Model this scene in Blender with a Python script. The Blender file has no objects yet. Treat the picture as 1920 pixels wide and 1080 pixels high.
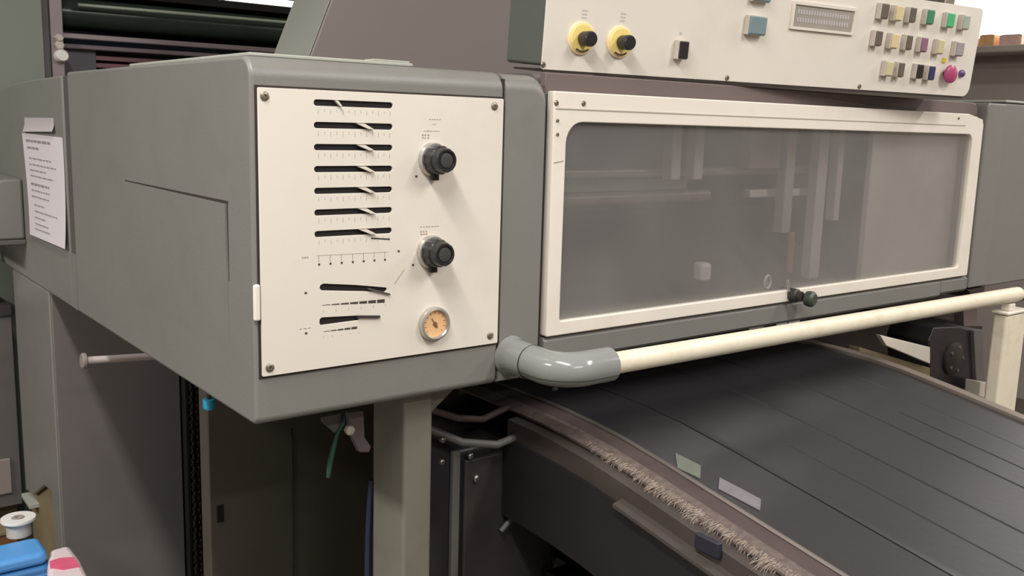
import bpy, bmesh, math, random
from mathutils import Vector, Matrix, noise
random.seed(7)
C = bpy.context.scene.collection
S = bpy.context.scene

# ------------------------------------------------------------------ camera
RW = Matrix(((0.78997434, 0.0816982, -0.60767257),
             (-0.61248657, 0.15088855, -0.77594642),
             (0.02829741, 0.98516905, 0.16923714)))
CAM = Vector((-0.50704, -1.20765, 1.35))
cd = bpy.data.cameras.new('camera'); cam = bpy.data.objects.new('camera', cd); C.objects.link(cam)
cd.sensor_width = 36; cd.lens = 33.75; cd.clip_start = 0.02
cam.matrix_world = Matrix.Translation(CAM) @ RW.to_4x4()
S.camera = cam

# ------------------------------------------------------------------ world, lamps, exposure
S.view_settings.view_transform = 'Standard'
S.view_settings.look = 'None'
S.view_settings.exposure = 0.12
S.view_settings.gamma = 1.0
S.view_settings.use_curve_mapping = False
w = bpy.data.worlds.new('world'); S.world = w; w.use_nodes = True
w.node_tree.nodes['Background'].inputs[0].default_value = (1, 0.95, 0.9, 1)
w.node_tree.nodes['Background'].inputs[1].default_value = 0.3

def area(name, loc, sx, sy, power, col=(1, 0.975, 0.95), rot=(0, 0, 0)):
    l = bpy.data.lights.new(name, 'AREA'); l.shape = 'RECTANGLE'; l.size = sx; l.size_y = sy
    l.energy = power; l.color = col
    o = bpy.data.objects.new(name, l); o.location = loc; o.rotation_euler = rot; C.objects.link(o)
    return o
# ceiling fluorescent battens of the workshop
area('ceiling_lamp', (-0.62, -0.9, 2.70), 0.16, 1.4, 46)
area('ceiling_lamp', (-2.3, 0.5, 2.70), 0.3, 1.4, 84)
area('ceiling_lamp', (1.3, -1.9, 2.70), 0.3, 1.4, 40)
area('ceiling_lamp', (3.0, -1.3, 2.70), 0.16, 1.4, 34)
area('ceiling_lamp', (-0.4, -3.2, 2.70), 1.4, 0.16, 40)

# ------------------------------------------------------------------ materials
def lin(c):
    c = c / 255.0
    return c / 12.92 if c <= 0.04045 else ((c + 0.055) / 1.055) ** 2.4
MATS = {}
def mat(name, rgb, rough=0.5, metal=0.0, var=0.10, scale=6.0, bump=0.0, bscale=120.0, dirt=None, dirt_amt=0.0, dirt_scale=9.0, spec=0.5, emit=0.0):
    m = bpy.data.materials.new(name); m.use_nodes = True; nt = m.node_tree
    b = nt.nodes['Principled BSDF']; col = [lin(c) for c in rgb]
    tc = nt.nodes.new('ShaderNodeTexCoord')
    n = nt.nodes.new('ShaderNodeTexNoise'); n.inputs['Scale'].default_value = scale; n.inputs['Detail'].default_value = 5
    nt.links.new(tc.outputs['Object'], n.inputs['Vector'])
    r = nt.nodes.new('ShaderNodeValToRGB')
    r.color_ramp.elements[0].position = 0.3; r.color_ramp.elements[1].position = 0.7
    r.color_ramp.elements[0].color = (*[c * (1 - var) for c in col], 1)
    r.color_ramp.elements[1].color = (*[min(1, c * (1 + var)) for c in col], 1)
    nt.links.new(n.outputs['Fac'], r.inputs['Fac'])
    out = r.outputs['Color']
    if dirt:
        n2 = nt.nodes.new('ShaderNodeTexNoise'); n2.inputs['Scale'].default_value = dirt_scale; n2.inputs['Detail'].default_value = 8
        n2.inputs['Roughness'].default_value = 0.65
        nt.links.new(tc.outputs['Object'], n2.inputs['Vector'])
        r2 = nt.nodes.new('ShaderNodeValToRGB'); r2.color_ramp.elements[0].position = 0.52; r2.color_ramp.elements[1].position = 0.78
        r2.color_ramp.elements[0].color = (0, 0, 0, 1); r2.color_ramp.elements[1].color = (dirt_amt,) * 3 + (1,)
        nt.links.new(n2.outputs['Fac'], r2.inputs['Fac'])
        mx = nt.nodes.new('ShaderNodeMix'); mx.data_type = 'RGBA'
        nt.links.new(r2.outputs['Color'], mx.inputs['Factor']); nt.links.new(out, mx.inputs['A'])
        mx.inputs['B'].default_value = (*[lin(c) for c in dirt], 1)
        out = mx.outputs['Result']
    nt.links.new(out, b.inputs['Base Color'])
    b.inputs['Roughness'].default_value = rough; b.inputs['Metallic'].default_value = metal
    b.inputs['Specular IOR Level'].default_value = spec
    if bump:
        n3 = nt.nodes.new('ShaderNodeTexNoise'); n3.inputs['Scale'].default_value = bscale; n3.inputs['Detail'].default_value = 3
        nt.links.new(tc.outputs['Object'], n3.inputs['Vector'])
        bp = nt.nodes.new('ShaderNodeBump'); bp.inputs['Strength'].default_value = bump; bp.inputs['Distance'].default_value = 0.002
        nt.links.new(n3.outputs['Fac'], bp.inputs['Height']); nt.links.new(bp.outputs['Normal'], b.inputs['Normal'])
    if emit:
        nt.links.new(out, b.inputs['Emission Color']); b.inputs['Emission Strength'].default_value = emit
    MATS[name] = m
    return m

GREY = mat('grey_machine_paint', (127, 125, 119), 0.42, var=0.05, scale=2.5, bump=0.12, bscale=260, dirt=(105, 100, 92), dirt_amt=0.25)
GREYL = mat('light_grey_paint', (170, 171, 160), 0.4, var=0.05, scale=3, bump=0.1, bscale=240)
GREYD = mat('dark_grey_green_paint', (98, 102, 94), 0.45, var=0.06, scale=3)
TAUPE = mat('taupe_grey_paint', (142, 132, 126), 0.45, var=0.04, scale=2)
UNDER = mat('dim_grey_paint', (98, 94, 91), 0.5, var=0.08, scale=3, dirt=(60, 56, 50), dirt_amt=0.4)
CREAM = mat('cream_panel_enamel', (229, 221, 208), 0.38, var=0.025, scale=3, dirt=(205, 194, 172), dirt_amt=0.3, dirt_scale=5)
FRAMEM = mat('cream_frame_enamel', (238, 229, 215), 0.4, var=0.03, scale=4, dirt=(190, 174, 150), dirt_amt=0.22, dirt_scale=7)
BAR = mat('cream_bar_plastic', (236, 226, 202), 0.4, var=0.04, scale=5, dirt=(170, 150, 110), dirt_amt=0.35, dirt_scale=18)
ELBOW = mat('glossy_grey_plastic', (140, 141, 137), 0.16, var=0.03)
BLACK = mat('black_plastic', (38, 36, 36), 0.35, var=0.1)
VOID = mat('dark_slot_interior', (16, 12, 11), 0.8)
GAP = mat('dark_gap_and_shadow', (52, 42, 38), 0.8)
STEEL = mat('worn_steel', (150, 145, 138), 0.35, metal=0.9, var=0.15, scale=30)
SCREW = mat('dull_screw_steel', (150, 140, 122), 0.4, metal=0.7, var=0.3, scale=200)
SILVER = mat('satin_silver', (200, 196, 188), 0.3, metal=0.75, var=0.05)
INK = mat('faded_grey_print', (165, 155, 142), 0.6)
INKD = mat('dark_print', (70, 60, 54), 0.6)
ORANGE = mat('orange_gauge_face', (236, 190, 138), 0.5, var=0.05)
YELLOW = mat('yellow_plastic', (250, 222, 136), 0.4, var=0.05)
PEACH = mat('peach_ring_plastic', (246, 222, 178), 0.45)
DARK = mat('dark_oily_metal', (64, 58, 55), 0.5, metal=0.2, var=0.25, scale=8, dirt=(30, 26, 24), dirt_amt=0.6)
DARKER = mat('black_oily_metal', (52, 47, 48), 0.35, metal=0.3, var=0.3, scale=10)
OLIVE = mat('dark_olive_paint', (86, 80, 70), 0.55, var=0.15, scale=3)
POSTM = mat('post_paint', (122, 118, 106), 0.5, var=0.06, scale=4, dirt=(90, 80, 62), dirt_amt=0.3)
PAPER = mat('white_paper', (222, 214, 216), 0.7, var=0.02)
LABELM = mat('grey_label', (190, 182, 182), 0.6, var=0.05)
TEXT = mat('grey_text_print', (150, 142, 146), 0.7)
BOARD = mat('dark_slate_sheet', (41, 40, 42), 0.38, var=0.14, scale=3.0, bump=0.15, bscale=60, dirt=(60, 57, 59), dirt_amt=0.4, dirt_scale=4, spec=0.8)
BOARDE = mat('dark_brown_edge', (72, 60, 58), 0.6, var=0.15, scale=20)
FIBRE = mat('frayed_fibre', (138, 124, 112), 0.8, var=0.2, scale=60)
RIM = mat('brownish_rim_metal', (140, 128, 118), 0.4, metal=0.3, var=0.1)
RED = mat('dull_red_brown_roller', (122, 84, 86), 0.45, var=0.15)
GREENR = mat('dark_green_roller', (56, 64, 58), 0.25, var=0.1)
BLUER = mat('dark_blue_roller', (44, 52, 66), 0.25, var=0.1)
LILAC = mat('lilac_grey_metal', (150, 136, 138), 0.35, metal=0.3, var=0.08)
PALE = mat('pale_green_rod', (170, 178, 160), 0.3, metal=0.2)
WHITE = mat('white_plastic', (238, 234, 228), 0.35, var=0.02)
LBLUE = mat('light_blue_plastic', (90, 160, 225), 0.35, var=0.06)
DBLUE = mat('mid_blue_plastic', (64, 122, 176), 0.4, var=0.06)
PINK = mat('pink_red_print', (226, 100, 130), 0.5, var=0.12, scale=25)
BAGW = mat('pale_paper_bag', (226, 208, 208), 0.6, var=0.05)
CYAN = mat('cyan_plastic', (50, 150, 185), 0.3)
GREENS = mat('green_string', (40, 84, 70), 0.6)
CABLEB = mat('dark_blue_cable', (38, 48, 72), 0.5)
WOOD = mat('brown_wood', (124, 84, 56), 0.6, var=0.2, scale=12)
TAN = mat('tan_stained_plinth', (130, 116, 88), 0.6, var=0.15, scale=6)
FLOORM = mat('grey_concrete', (104, 98, 90), 0.6, var=0.12, scale=2, bump=0.3, bscale=40)
WALLM = mat('warm_grey_wall_paint', (150, 142, 134), 0.8, var=0.04, scale=1.5)
WALLD = mat('dim_brown_wall_paint', (186, 174, 166), 0.8, var=0.05, scale=1.5)
CEILM = mat('pale_ceiling_paint', (205, 200, 192), 0.9, var=0.03)
DGREEN = mat('dark_green_plastic', (60, 70, 62), 0.4)
BTN = {
    'umber': mat('umber_button_plastic', (104, 94, 84), 0.4), 'amber': mat('amber_button_plastic', (216, 196, 150), 0.4),
    'pine': mat('pine_button_plastic', (70, 132, 98), 0.4), 'green': mat('green_button_plastic', (84, 178, 122), 0.35),
    'mint': mat('mint_button_plastic', (166, 176, 160), 0.4), 'plum': mat('plum_button_plastic', (140, 100, 122), 0.4),
    'mauve': mat('mauve_button_plastic', (172, 152, 158), 0.4), 'grey': mat('grey_button_plastic', (158, 152, 150), 0.4),
    'straw': mat('straw_button_plastic', (200, 192, 150), 0.4), 'navy': mat('navy_button_plastic', (56, 56, 92), 0.35),
    'black': mat('black_button_plastic', (44, 40, 38), 0.35), 'magenta': mat('magenta_button_plastic', (172, 72, 112), 0.35),
    'teal': mat('teal_grey_lens', (124, 142, 146), 0.3), 'violet': mat('violet_plastic', (100, 76, 128), 0.35)}
COLLAR = mat('grey_cream_button_collar', (196, 188, 176), 0.4)

# dusty acrylic pane
pm = bpy.data.materials.new('dusty_acrylic'); pm.use_nodes = True; nt = pm.node_tree
for n in list(nt.nodes): nt.nodes.remove(n)
o_ = nt.nodes.new('ShaderNodeOutputMaterial')
tr = nt.nodes.new('ShaderNodeBsdfTransparent'); tr.inputs[0].default_value = (0.92, 0.91, 0.90, 1)
df = nt.nodes.new('ShaderNodeBsdfDiffuse'); df.inputs[0].default_value = (0.42, 0.405, 0.395, 1)
gl = nt.nodes.new('ShaderNodeBsdfGlossy'); gl.inputs['Roughness'].default_value = 0.16; gl.inputs[0].default_value = (0.9, 0.9, 0.88, 1)
tcx = nt.nodes.new('ShaderNodeTexCoord'); nn = nt.nodes.new('ShaderNodeTexNoise'); nn.inputs['Scale'].default_value = 3.5; nn.inputs['Detail'].default_value = 6
mr = nt.nodes.new('ShaderNodeMapRange'); mr.inputs[1].default_value = 0.3; mr.inputs[2].default_value = 0.7; mr.inputs[3].default_value = 0.17; mr.inputs[4].default_value = 0.30
m1 = nt.nodes.new('ShaderNodeMixShader'); m2 = nt.nodes.new('ShaderNodeMixShader'); m2.inputs[0].default_value = 0.10
nt.links.new(tcx.outputs['Object'], nn.inputs['Vector']); nt.links.new(nn.outputs['Fac'], mr.inputs[0]); nt.links.new(mr.outputs[0], m1.inputs[0])
nt.links.new(tr.outputs[0], m1.inputs[1]); nt.links.new(df.outputs[0], m1.inputs[2])
nt.links.new(m1.outputs[0], m2.inputs[1]); nt.links.new(gl.outputs[0], m2.inputs[2]); nt.links.new(m2.outputs[0], o_.inputs[0])
PANE = pm

# ------------------------------------------------------------------ helpers
def at(px, py, x=None, y=None, z=None):
    """point where the sight line of a photo pixel meets a real plane"""
    r = RW @ Vector((px - 960, 540 - py, -1800))
    if x is not None: t = (x - CAM.x) / r.x
    elif y is not None: t = (y - CAM.y) / r.y
    else: t = (z - CAM.z) / r.z
    return CAM + r * t

def link_mesh(name, bm, m, parent=None, smooth=True, bevel=0, seg=2, angle=35):
    bmesh.ops.recalc_face_normals(bm, faces=bm.faces[:])
    me = bpy.data.meshes.new(name); bm.to_mesh(me); bm.free()
    me.materials.append(m)
    if smooth:
        for p in me.polygons: p.use_smooth = True
        try: me.set_sharp_from_angle(angle=math.radians(angle))
        except Exception: pass
    o = bpy.data.objects.new(name, me); C.objects.link(o)
    if parent is not None:
        o.parent = parent
        if not parent.get('_local'):
            l = world_loc(parent)
            me.transform(Matrix.Translation(-l))
    if bevel:
        md = o.modifiers.new('bevel', 'BEVEL'); md.width = bevel; md.segments = seg; md.limit_method = 'ANGLE'; md.angle_limit = math.radians(40)
        md.harden_normals = False
    if smooth:
        wn = o.modifiers.new('weighted_normal', 'WEIGHTED_NORMAL'); wn.keep_sharp = True; wn.weight = 80
    return o

def world_loc(o):
    l = Vector((0, 0, 0))
    while o is not None:
        l += o.location; o = o.parent
    return l

def box(bm, a, b):
    x0, y0, z0 = a; x1, y1, z1 = b
    v = [bm.verts.new(p) for p in ((x0, y0, z0), (x1, y0, z0), (x1, y1, z0), (x0, y1, z0), (x0, y0, z1), (x1, y0, z1), (x1, y1, z1), (x0, y1, z1))]
    for f in ((0, 1, 2, 3), (4, 5, 6, 7), (0, 1, 5, 4), (1, 2, 6, 5), (2, 3, 7, 6), (3, 0, 4, 7)):
        bm.faces.new([v[i] for i in f])

def hexa(bm, lo, hi):
    """two matching quads joined into a solid"""
    v = [bm.verts.new(p) for p in list(lo) + list(hi)]
    n = len(lo)
    bm.faces.new(v[:n]); bm.faces.new(v[n:])
    for i in range(n): bm.faces.new((v[i], v[(i + 1) % n], v[n + (i + 1) % n], v[n + i]))

def B(name, a, b, m, parent=None, bevel=0.002, seg=2):
    bm = bmesh.new(); box(bm, a, b); return link_mesh(name, bm, m, parent, bevel=bevel, seg=seg)

def prism(name, pts, axis, a, b, m, parent=None, bevel=0.0, seg=2):
    """pts: 2D outline. axis x: (y,z); axis y: (x,z); axis z: (x,y)"""
    f = {'x': lambda p, t: (t, p[0], p[1]), 'y': lambda p, t: (p[0], t, p[1]), 'z': lambda p, t: (p[0], p[1], t)}[axis]
    bm = bmesh.new(); hexa(bm, [f(p, a) for p in pts], [f(p, b) for p in pts])
    return link_mesh(name, bm, m, parent, bevel=bevel, seg=seg)

def arc(cx, cy, r, a0, a1, n=6):
    return [(cx + r * math.cos(math.radians(a0 + (a1 - a0) * i / n)), cy + r * math.sin(math.radians(a0 + (a1 - a0) * i / n))) for i in range(n + 1)]

def rrect(x0, y0, x1, y1, r=(0, 0, 0, 0), n=6):
    """rounded rectangle, radii bl, br, tr, tl"""
    if not isinstance(r, (tuple, list)): r = (r,) * 4
    p = []
    for (cx, cy, rr, a) in ((x0 + r[0], y0 + r[0], r[0], 180), (x1 - r[1], y0 + r[1], r[1], 270), (x1 - r[2], y1 - r[2], r[2], 0), (x0 + r[3], y1 - r[3], r[3], 90)):
        p += arc(cx, cy, rr, a, a + 90, n) if rr > 0 else [(cx, cy)]
    return p

def frame_of(d):
    d = Vector(d).normalized(); up = Vector((0, 0, 1)) if abs(d.z) < 0.9 else Vector((0, 1, 0))
    s = d.cross(up).normalized(); return s, s.cross(d).normalized(), d

def lathe_bm(bm, prof, c, axis, seg=28):
    """prof: (radius, distance along axis)"""
    s, u, d = frame_of(axis); c = Vector(c); rings = []
    for (r, t) in prof:
        if r < 1e-6: rings.append([bm.verts.new(c + d * t)])
        else: rings.append([bm.verts.new(c + d * t + (s * math.cos(2 * math.pi * i / seg) + u * math.sin(2 * math.pi * i / seg)) * r) for i in range(seg)])
    for k in range(len(rings) - 1):
        A, B2 = rings[k], rings[k + 1]
        for i in range(seg):
            j = (i + 1) % seg
            if len(A) == 1 and len(B2) == 1: break
            if len(A) == 1: bm.faces.new((A[0], B2[i], B2[j]))
            elif len(B2) == 1: bm.faces.new((A[i], A[j], B2[0]))
            else: bm.faces.new((A[i], A[j], B2[j], B2[i]))
    if len(rings[0]) > 1: bm.faces.new(rings[0])
    if len(rings[-1]) > 1: bm.faces.new(rings[-1])

def lathe(name, prof, c, axis, m, parent=None, seg=28):
    bm = bmesh.new(); lathe_bm(bm, prof, c, axis, seg); return link_mesh(name, bm, m, parent)

def rod_bm(bm, a, b, r, seg=16):
    a = Vector(a); b = Vector(b); lathe_bm(bm, [(r, 0), (r, (b - a).length)], a, b - a, seg)

def rod(name, a, b, r, m, parent=None, seg=16):
    bm = bmesh.new(); rod_bm(bm, a, b, r, seg); return link_mesh(name, bm, m, parent)

def tube_bm(bm, pts, rad, seg=14):
    pts = [Vector(p) for p in pts]; n = len(pts); rings = []
    prev = None
    for i, p in enumerate(pts):
        d = (pts[min(i + 1, n - 1)] - pts[max(i - 1, 0)]).normalized()
        if prev is None: s, u, _ = frame_of(d)
        else:
            s = (prev - d * prev.dot(d)).normalized(); u = s.cross(d)
        prev = s; r = rad[i] if isinstance(rad, (list, tuple)) else rad
        rings.append([bm.verts.new(p + (s * math.cos(2 * math.pi * k / seg) + u * math.sin(2 * math.pi * k / seg)) * r) for k in range(seg)])
    for k in range(n - 1):
        for i in range(seg):
            j = (i + 1) % seg; bm.faces.new((rings[k][i], rings[k][j], rings[k + 1][j], rings[k + 1][i]))
    bm.faces.new(rings[0]); bm.faces.new(rings[-1])

def tube(name, pts, rad, m, parent=None, seg=14):
    bm = bmesh.new(); tube_bm(bm, pts, rad, seg); return link_mesh(name, bm, m, parent)

def plate(name, outer, holes, front, thick, m, parent=None, mapf=None, bev=0.0):
    """flat plate with holes; outline in (x,z); its front face lies at y=front"""
    cu = bpy.data.curves.new(name, 'CURVE'); cu.dimensions = '2D'; cu.fill_mode = 'BOTH'
    cu.extrude = thick / 2 - bev; cu.bevel_depth = bev; cu.bevel_resolution = 1; cu.offset = -bev
    for pts in [outer] + holes:
        sp = cu.splines.new('POLY'); sp.points.add(len(pts) - 1)
        for i, p in enumerate(pts): sp.points[i].co = (p[0], p[1], 0, 1)
        sp.use_cyclic_u = True
    t = bpy.data.objects.new('tmp', cu); C.objects.link(t)
    dg = bpy.context.evaluated_depsgraph_get(); dg.update()
    me = bpy.data.meshes.new_from_object(t.evaluated_get(dg))
    bpy.data.objects.remove(t)
    bm = bmesh.new(); bm.from_mesh(me); bpy.data.meshes.remove(me)
    bmesh.ops.remove_doubles(bm, verts=bm.verts[:], dist=1e-5)
    for v in bm.verts:
        u, q, wz = v.co; v.co = (u, front + thick / 2 - wz, q)
    if not len(bm.faces): print('plate without faces', name)
    return link_mesh(name, bm, m, parent, smooth=False)

def thing(name, label, cat, loc=(0, 0, 0), group=None):
    o = bpy.data.objects.new(name, None); o.empty_display_size = 0.05; C.objects.link(o); o.location = loc
    o['label'] = label; o['category'] = cat
    if group: o['group'] = group
    return o
def tag(o, label, cat, group=None):
    o['label'] = label; o['category'] = cat
    if group: o['group'] = group
    return o
def struct(o): o['kind'] = 'structure'; return o
def copy_tree(o, parent=None, loc=None):
    c = o.copy(); C.objects.link(c); c.parent = parent
    if loc is not None: c.location = loc
    for ch in o.children: copy_tree(ch, c)
    return c

# ------------------------------------------------------------------ the room
RX0, RX1, RY0, RY1, RZ = -4.0, 4.62, -4.2, 5.0, 2.80
struct(B('floor', (RX0, RY0, -0.1), (RX1, RY1, 0), FLOORM, bevel=0))
struct(B('ceiling', (RX0, RY0, RZ), (RX1, RY1, RZ + 0.1), CEILM, bevel=0))
struct(B('wall_left', (RX0 - 0.1, RY0, 0), (RX0, RY1, RZ), WALLM, bevel=0))
struct(B('wall_front', (RX0, RY0 - 0.1, 0), (RX1, RY0, RZ), WALLM, bevel=0))
struct(B('wall_back', (RX0, RY1, 0), (RX1, RY1 + 0.1, RZ), WALLM, bevel=0))
# right wall with a bright window whose sill shows at the top right
WY0, WY1, WZ0, WZ1 = -1.2, 1.62, 1.80, 2.55  # glazing runs on out of view, widened and brightened to put sheen on the board
bm = bmesh.new()
box(bm, (RX1, RY0, 0), (RX1 + 0.15, RY1, WZ0)); box(bm, (RX1, RY0, WZ1), (RX1 + 0.15, RY1, RZ))
box(bm, (RX1, RY0, WZ0), (RX1 + 0.15, WY0, WZ1)); box(bm, (RX1, WY1, WZ0), (RX1 + 0.15, RY1, WZ1))
struct(link_mesh('wall_right', bm, WALLD))
win = bpy.data.objects.new('window_1', None); C.objects.link(win); win.location = (RX1, (WY0 + WY1) / 2, WZ0); win['kind'] = 'structure'
plm = mat('bright_frosted_glass', (255, 248, 244), 0.6, var=0.0, emit=2.6)
B('window_pane', (RX1 + 0.08, WY0, WZ0), (RX1 + 0.09, WY1, WZ1), plm, win, bevel=0)
bm = bmesh.new()
box(bm, (RX1 + 0.03, WY0, WZ1 - 0.04), (RX1 + 0.10, WY1, WZ1)); box(bm, (RX1 + 0.03, WY0, WZ0), (RX1 + 0.10, WY1, WZ0 + 0.02))
box(bm, (RX1 + 0.03, WY0, WZ0), (RX1 + 0.10, WY0 + 0.04, WZ1)); box(bm, (RX1 + 0.03, WY1 - 0.04, WZ0), (RX1 + 0.10, WY1, WZ1))
link_mesh('window_frame', bm, WHITE, win)
B('window_sill', (RX1 - 0.22, WY0 - 0.05, WZ0 - 0.035), (RX1 + 0.03, WY1 + 0.05, WZ0), COLLAR, win, bevel=0.006)
CORAL = mat('coral_cardboard', (250, 205, 190), 0.6, var=0.15, scale=30)
CORAL2 = mat('orange_cardboard', (255, 196, 140), 0.6, var=0.15, scale=30)
def carton(label, y0, y1, h, m, x=RX1 - 0.14):
    t = thing('carton', label, 'carton', (x, (y0 + y1) / 2, WZ0), 'small cartons on the window sill')
    B('carton_body', (x - 0.05, y0, WZ0), (x + 0.05, y1, WZ0 + h), m, t, bevel=0.003)
    B('carton_flap', (x - 0.051, y0 + 0.01, WZ0 + h), (x + 0.03, y1 - 0.01, WZ0 + h + 0.002), BAGW, t, bevel=0.0005)
carton('coral pink carton nearest the console on the bright window sill', 1.33, 1.40, 0.045, CORAL)
carton('orange carton in the middle of the bright window sill', 1.235, 1.31, 0.055, CORAL2)
carton('pale pink low carton at the right edge on the bright window sill', 1.10, 1.21, 0.05, CORAL)

# ------------------------------------------------------------------ control cabinet
cab = thing('control_cabinet', 'grey steel cabinet box with cream panel of slots and black knobs', 'cabinet', (0.22, 0.45, 0.93))
r1 = 0.028
def side_prof(y1, ztop=1.427, zbot=0.93, r=r1, rb=0.012):
    return arc(rb, zbot + rb, rb, 270, 180, 4) + arc(r, ztop - r, r, 180, 90, 8) + [(y1, ztop), (y1, zbot)]
prism('housing', side_prof(0.930), 'x', 0.0, 0.412, GREY, cab, bevel=0.005, seg=3)
# end section with its rounded top corner
bm = bmesh.new(); rings = []
for k in range(8):
    th = math.radians(90 * k / 7); rr_ = 0.026; ins = rr_ * (1 - math.sin(th)); yy = rr_ * (1 - math.cos(th))
    zt_ = 1.426 - ins; xr = 0.503 - ins * 0.3; q = 0.030
    o2 = [(0.4155, 0.93 + ins * 0.2), (xr, 0.93 + ins * 0.2)] + arc(xr - q, zt_ - q, q, 0, 90, 8) + [(0.4155, zt_)]
    rings.append([bm.verts.new((p[0], yy, p[1])) for p in o2])
rings.append([bm.verts.new((v_.co.x, 0.945, v_.co.z)) for v_ in rings[-1]])
for A_, B_ in zip(rings, rings[1:]):
    for i in range(len(A_)):
        j = (i + 1) % len(A_); bm.faces.new((A_[i], A_[j], B_[j], B_[i]))
bm.faces.new(rings[0]); bm.faces.new(rings[-1])
link_mesh('end_section', bm, GREY, cab, angle=30)
B('section_seam', (0.4105, 0.004, 0.94), (0.4165, 0.9, 1.417), GAP, cab, bevel=0)
# louvred door on the side
bm = bmesh.new()
hexa(bm, [(-0.0035, 0.088, 1.227), (-0.001, 0.6, 1.229), (0.0008, 0.6, 0.97), (0.0008, 0.088, 0.97)],
     [(0.008, 0.088, 1.227), (0.008, 0.6, 1.229), (0.008, 0.6, 0.97), (0.008, 0.088, 0.97)])
link_mesh('side_door', bm, GREY, cab, smooth=False)
bm = bmesh.new()
hexa(bm, [(-0.0006, 0.083, 1.2285), (-0.0002, 0.56, 1.2295), (-0.0002, 0.56, 1.2315), (-0.0006, 0.083, 1.2325)],
     [(0.004, 0.083, 1.2285), (0.004, 0.56, 1.2295), (0.004, 0.56, 1.2315), (0.004, 0.083, 1.2325)])
hexa(bm, [(-0.0003, 0.084, 1.12), (-0.0006, 0.084, 1.229), (-0.0006, 0.0875, 1.229), (-0.0003, 0.0855, 1.12)],
     [(0.004, 0.084, 1.12), (0.004, 0.084, 1.229), (0.004, 0.0875, 1.229), (0.004, 0.0855, 1.12)])
link_mesh('door_gap', bm, GAP, cab, smooth=False)
# cream panel, with slots really cut through it
B('panel_shadow_plate', (0.0055, -0.0012, 0.9965), (0.4105, 0.004, 1.3895), GAP, cab, bevel=0)  # dark plate painting in the shadow line around the panel
slots = []
rows = [(192, 198), (235, 237), (276, 276.5), (317.5, 315.5), (358, 354.5), (398.5, 393), (439, 431)]
zs = []
for (a, b) in rows:
    z = (at(587, a, y=0).z + at(733, b, y=0).z) / 2; zs.append(z)
for z in zs: slots.append(rrect(0.0875, z - 0.0042, 0.2105, z + 0.0042, 0.0041, 4))
slots.append([(0.097, 1.1125), (0.101, 1.1115), (0.150, 1.1065), (0.200, 1.1015), (0.203, 1.1045), (0.202, 1.1075), (0.150, 1.1155), (0.100, 1.1215), (0.096, 1.1195), (0.0945, 1.116)][::-1])
slots.append([(0.0965, 1.0625), (0.155, 1.0635), (0.1575, 1.0665), (0.156, 1.0705), (0.0975, 1.0735), (0.0945, 1.071), (0.094, 1.0655)])
panel = plate('control_panel', rrect(0.0085, 1.0, 0.4085, 1.3865, 0.002, 2), slots, -0.0045, 0.003, CREAM, cab, bev=0.0004)
B('slot_backing', (0.08, -0.0016, 1.05), (0.215, 0.001, 1.38), VOID, panel, bevel=0)
for k, z in enumerate(zs):
    bm = bmesh.new()
    x0 = 0.118 if k == 0 else 0.150 + 0.001 * k
    L = 0.010 if k == 0 else 0.026
    hexa(bm, [(x0, -0.007, z + 0.0035), (x0 + L * .5, -0.007, z + 0.0035), (x0 + L, -0.009, z - 0.0035), (x0 + L * .72, -0.009, z - 0.0040)],
         [(x0, -0.002, z + 0.0035), (x0 + L * .5, -0.002, z + 0.0035), (x0 + L, -0.002, z - 0.0035), (x0 + L * .72, -0.002, z - 0.0040)])
    link_mesh('slider_lever', bm, COLLAR, panel, smooth=False)
def strip(bm, x0, z0, x1, z1, t, y=-0.0047, th=0.0004, t2=None):
    d = Vector((x1 - x0, 0, z1 - z0)).normalized(); n = Vector((-d.z, 0, d.x)); t2 = t if t2 is None else t2
    a = Vector((x0, y, z0)); b = Vector((x1, y, z1))
    f = [a + n * t / 2, b + n * t2 / 2, b - n * t2 / 2, a - n * t / 2]
    hexa(bm, f, [p + Vector((0, th, 0)) for p in f])
bm = bmesh.new()   # the two narrow pointers below
strip(bm, 0.170, 1.109, 0.207, 1.0975, 0.003, y=-0.0075, th=0.003, t2=0.002)
link_mesh('pointer', bm, STEEL, panel, smooth=False)
bm = bmesh.new(); strip(bm, 0.152, 1.0695, 0.190, 1.0655, 0.0035, y=-0.0075, th=0.003, t2=0.0035)
link_mesh('pointer', bm, DARK, panel, smooth=False)
bm = bmesh.new()   # dark printed wedges, dashes and dots
def dash_wedge(xa, za, xb, zb, t0, t1, n):
    for i in range(n):
        f0 = i / n; f1 = (i + 0.86) / n
        strip(bm, xa + (xb - xa) * f0, za + (zb - za) * f0, xa + (xb - xa) * f1, za + (zb - za) * f1, t0 + (t1 - t0) * f0, t2=t0 + (t1 - t0) * f1)
dash_wedge(0.098, 1.0910, 0.201, 1.0880, 0.0005, 0.0055, 7)
dash_wedge(0.100, 1.0530, 0.155, 1.0530, 0.0005, 0.0036, 5)
strip(bm, 0.176, 1.1815, 0.207, 1.1785, 0.0022)
for i in range(7): strip(bm, 0.0925 + i * 0.0175, 1.149, 0.0955 + i * 0.0175, 1.149, 0.003)
for (x, z) in ((0.0735, 1.1105), (0.0735, 1.0535), (0.222, 1.160), (0.247, 1.138), (0.251, 1.269)): strip(bm, x - 0.0018, z, x + 0.0018, z, 0.003)
link_mesh('printed_mark', bm, INKD, panel, smooth=False)
bm = bmesh.new()   # faint scales and lettering too worn to read
for z in zs:
    for i in range(13):
        x = 0.094 + i * 0.0093
        strip(bm, x, z - 0.0085, x, z - (0.0125 if i % 2 else 0.0150), 0.0005)
strip(bm, 0.09, 1.1615, 0.205, 1.160, 0.0006)
for i in range(7): strip(bm, 0.0935 + i * 0.0175, 1.161, 0.0935 + i * 0.0175, 1.152, 0.0008)
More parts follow.
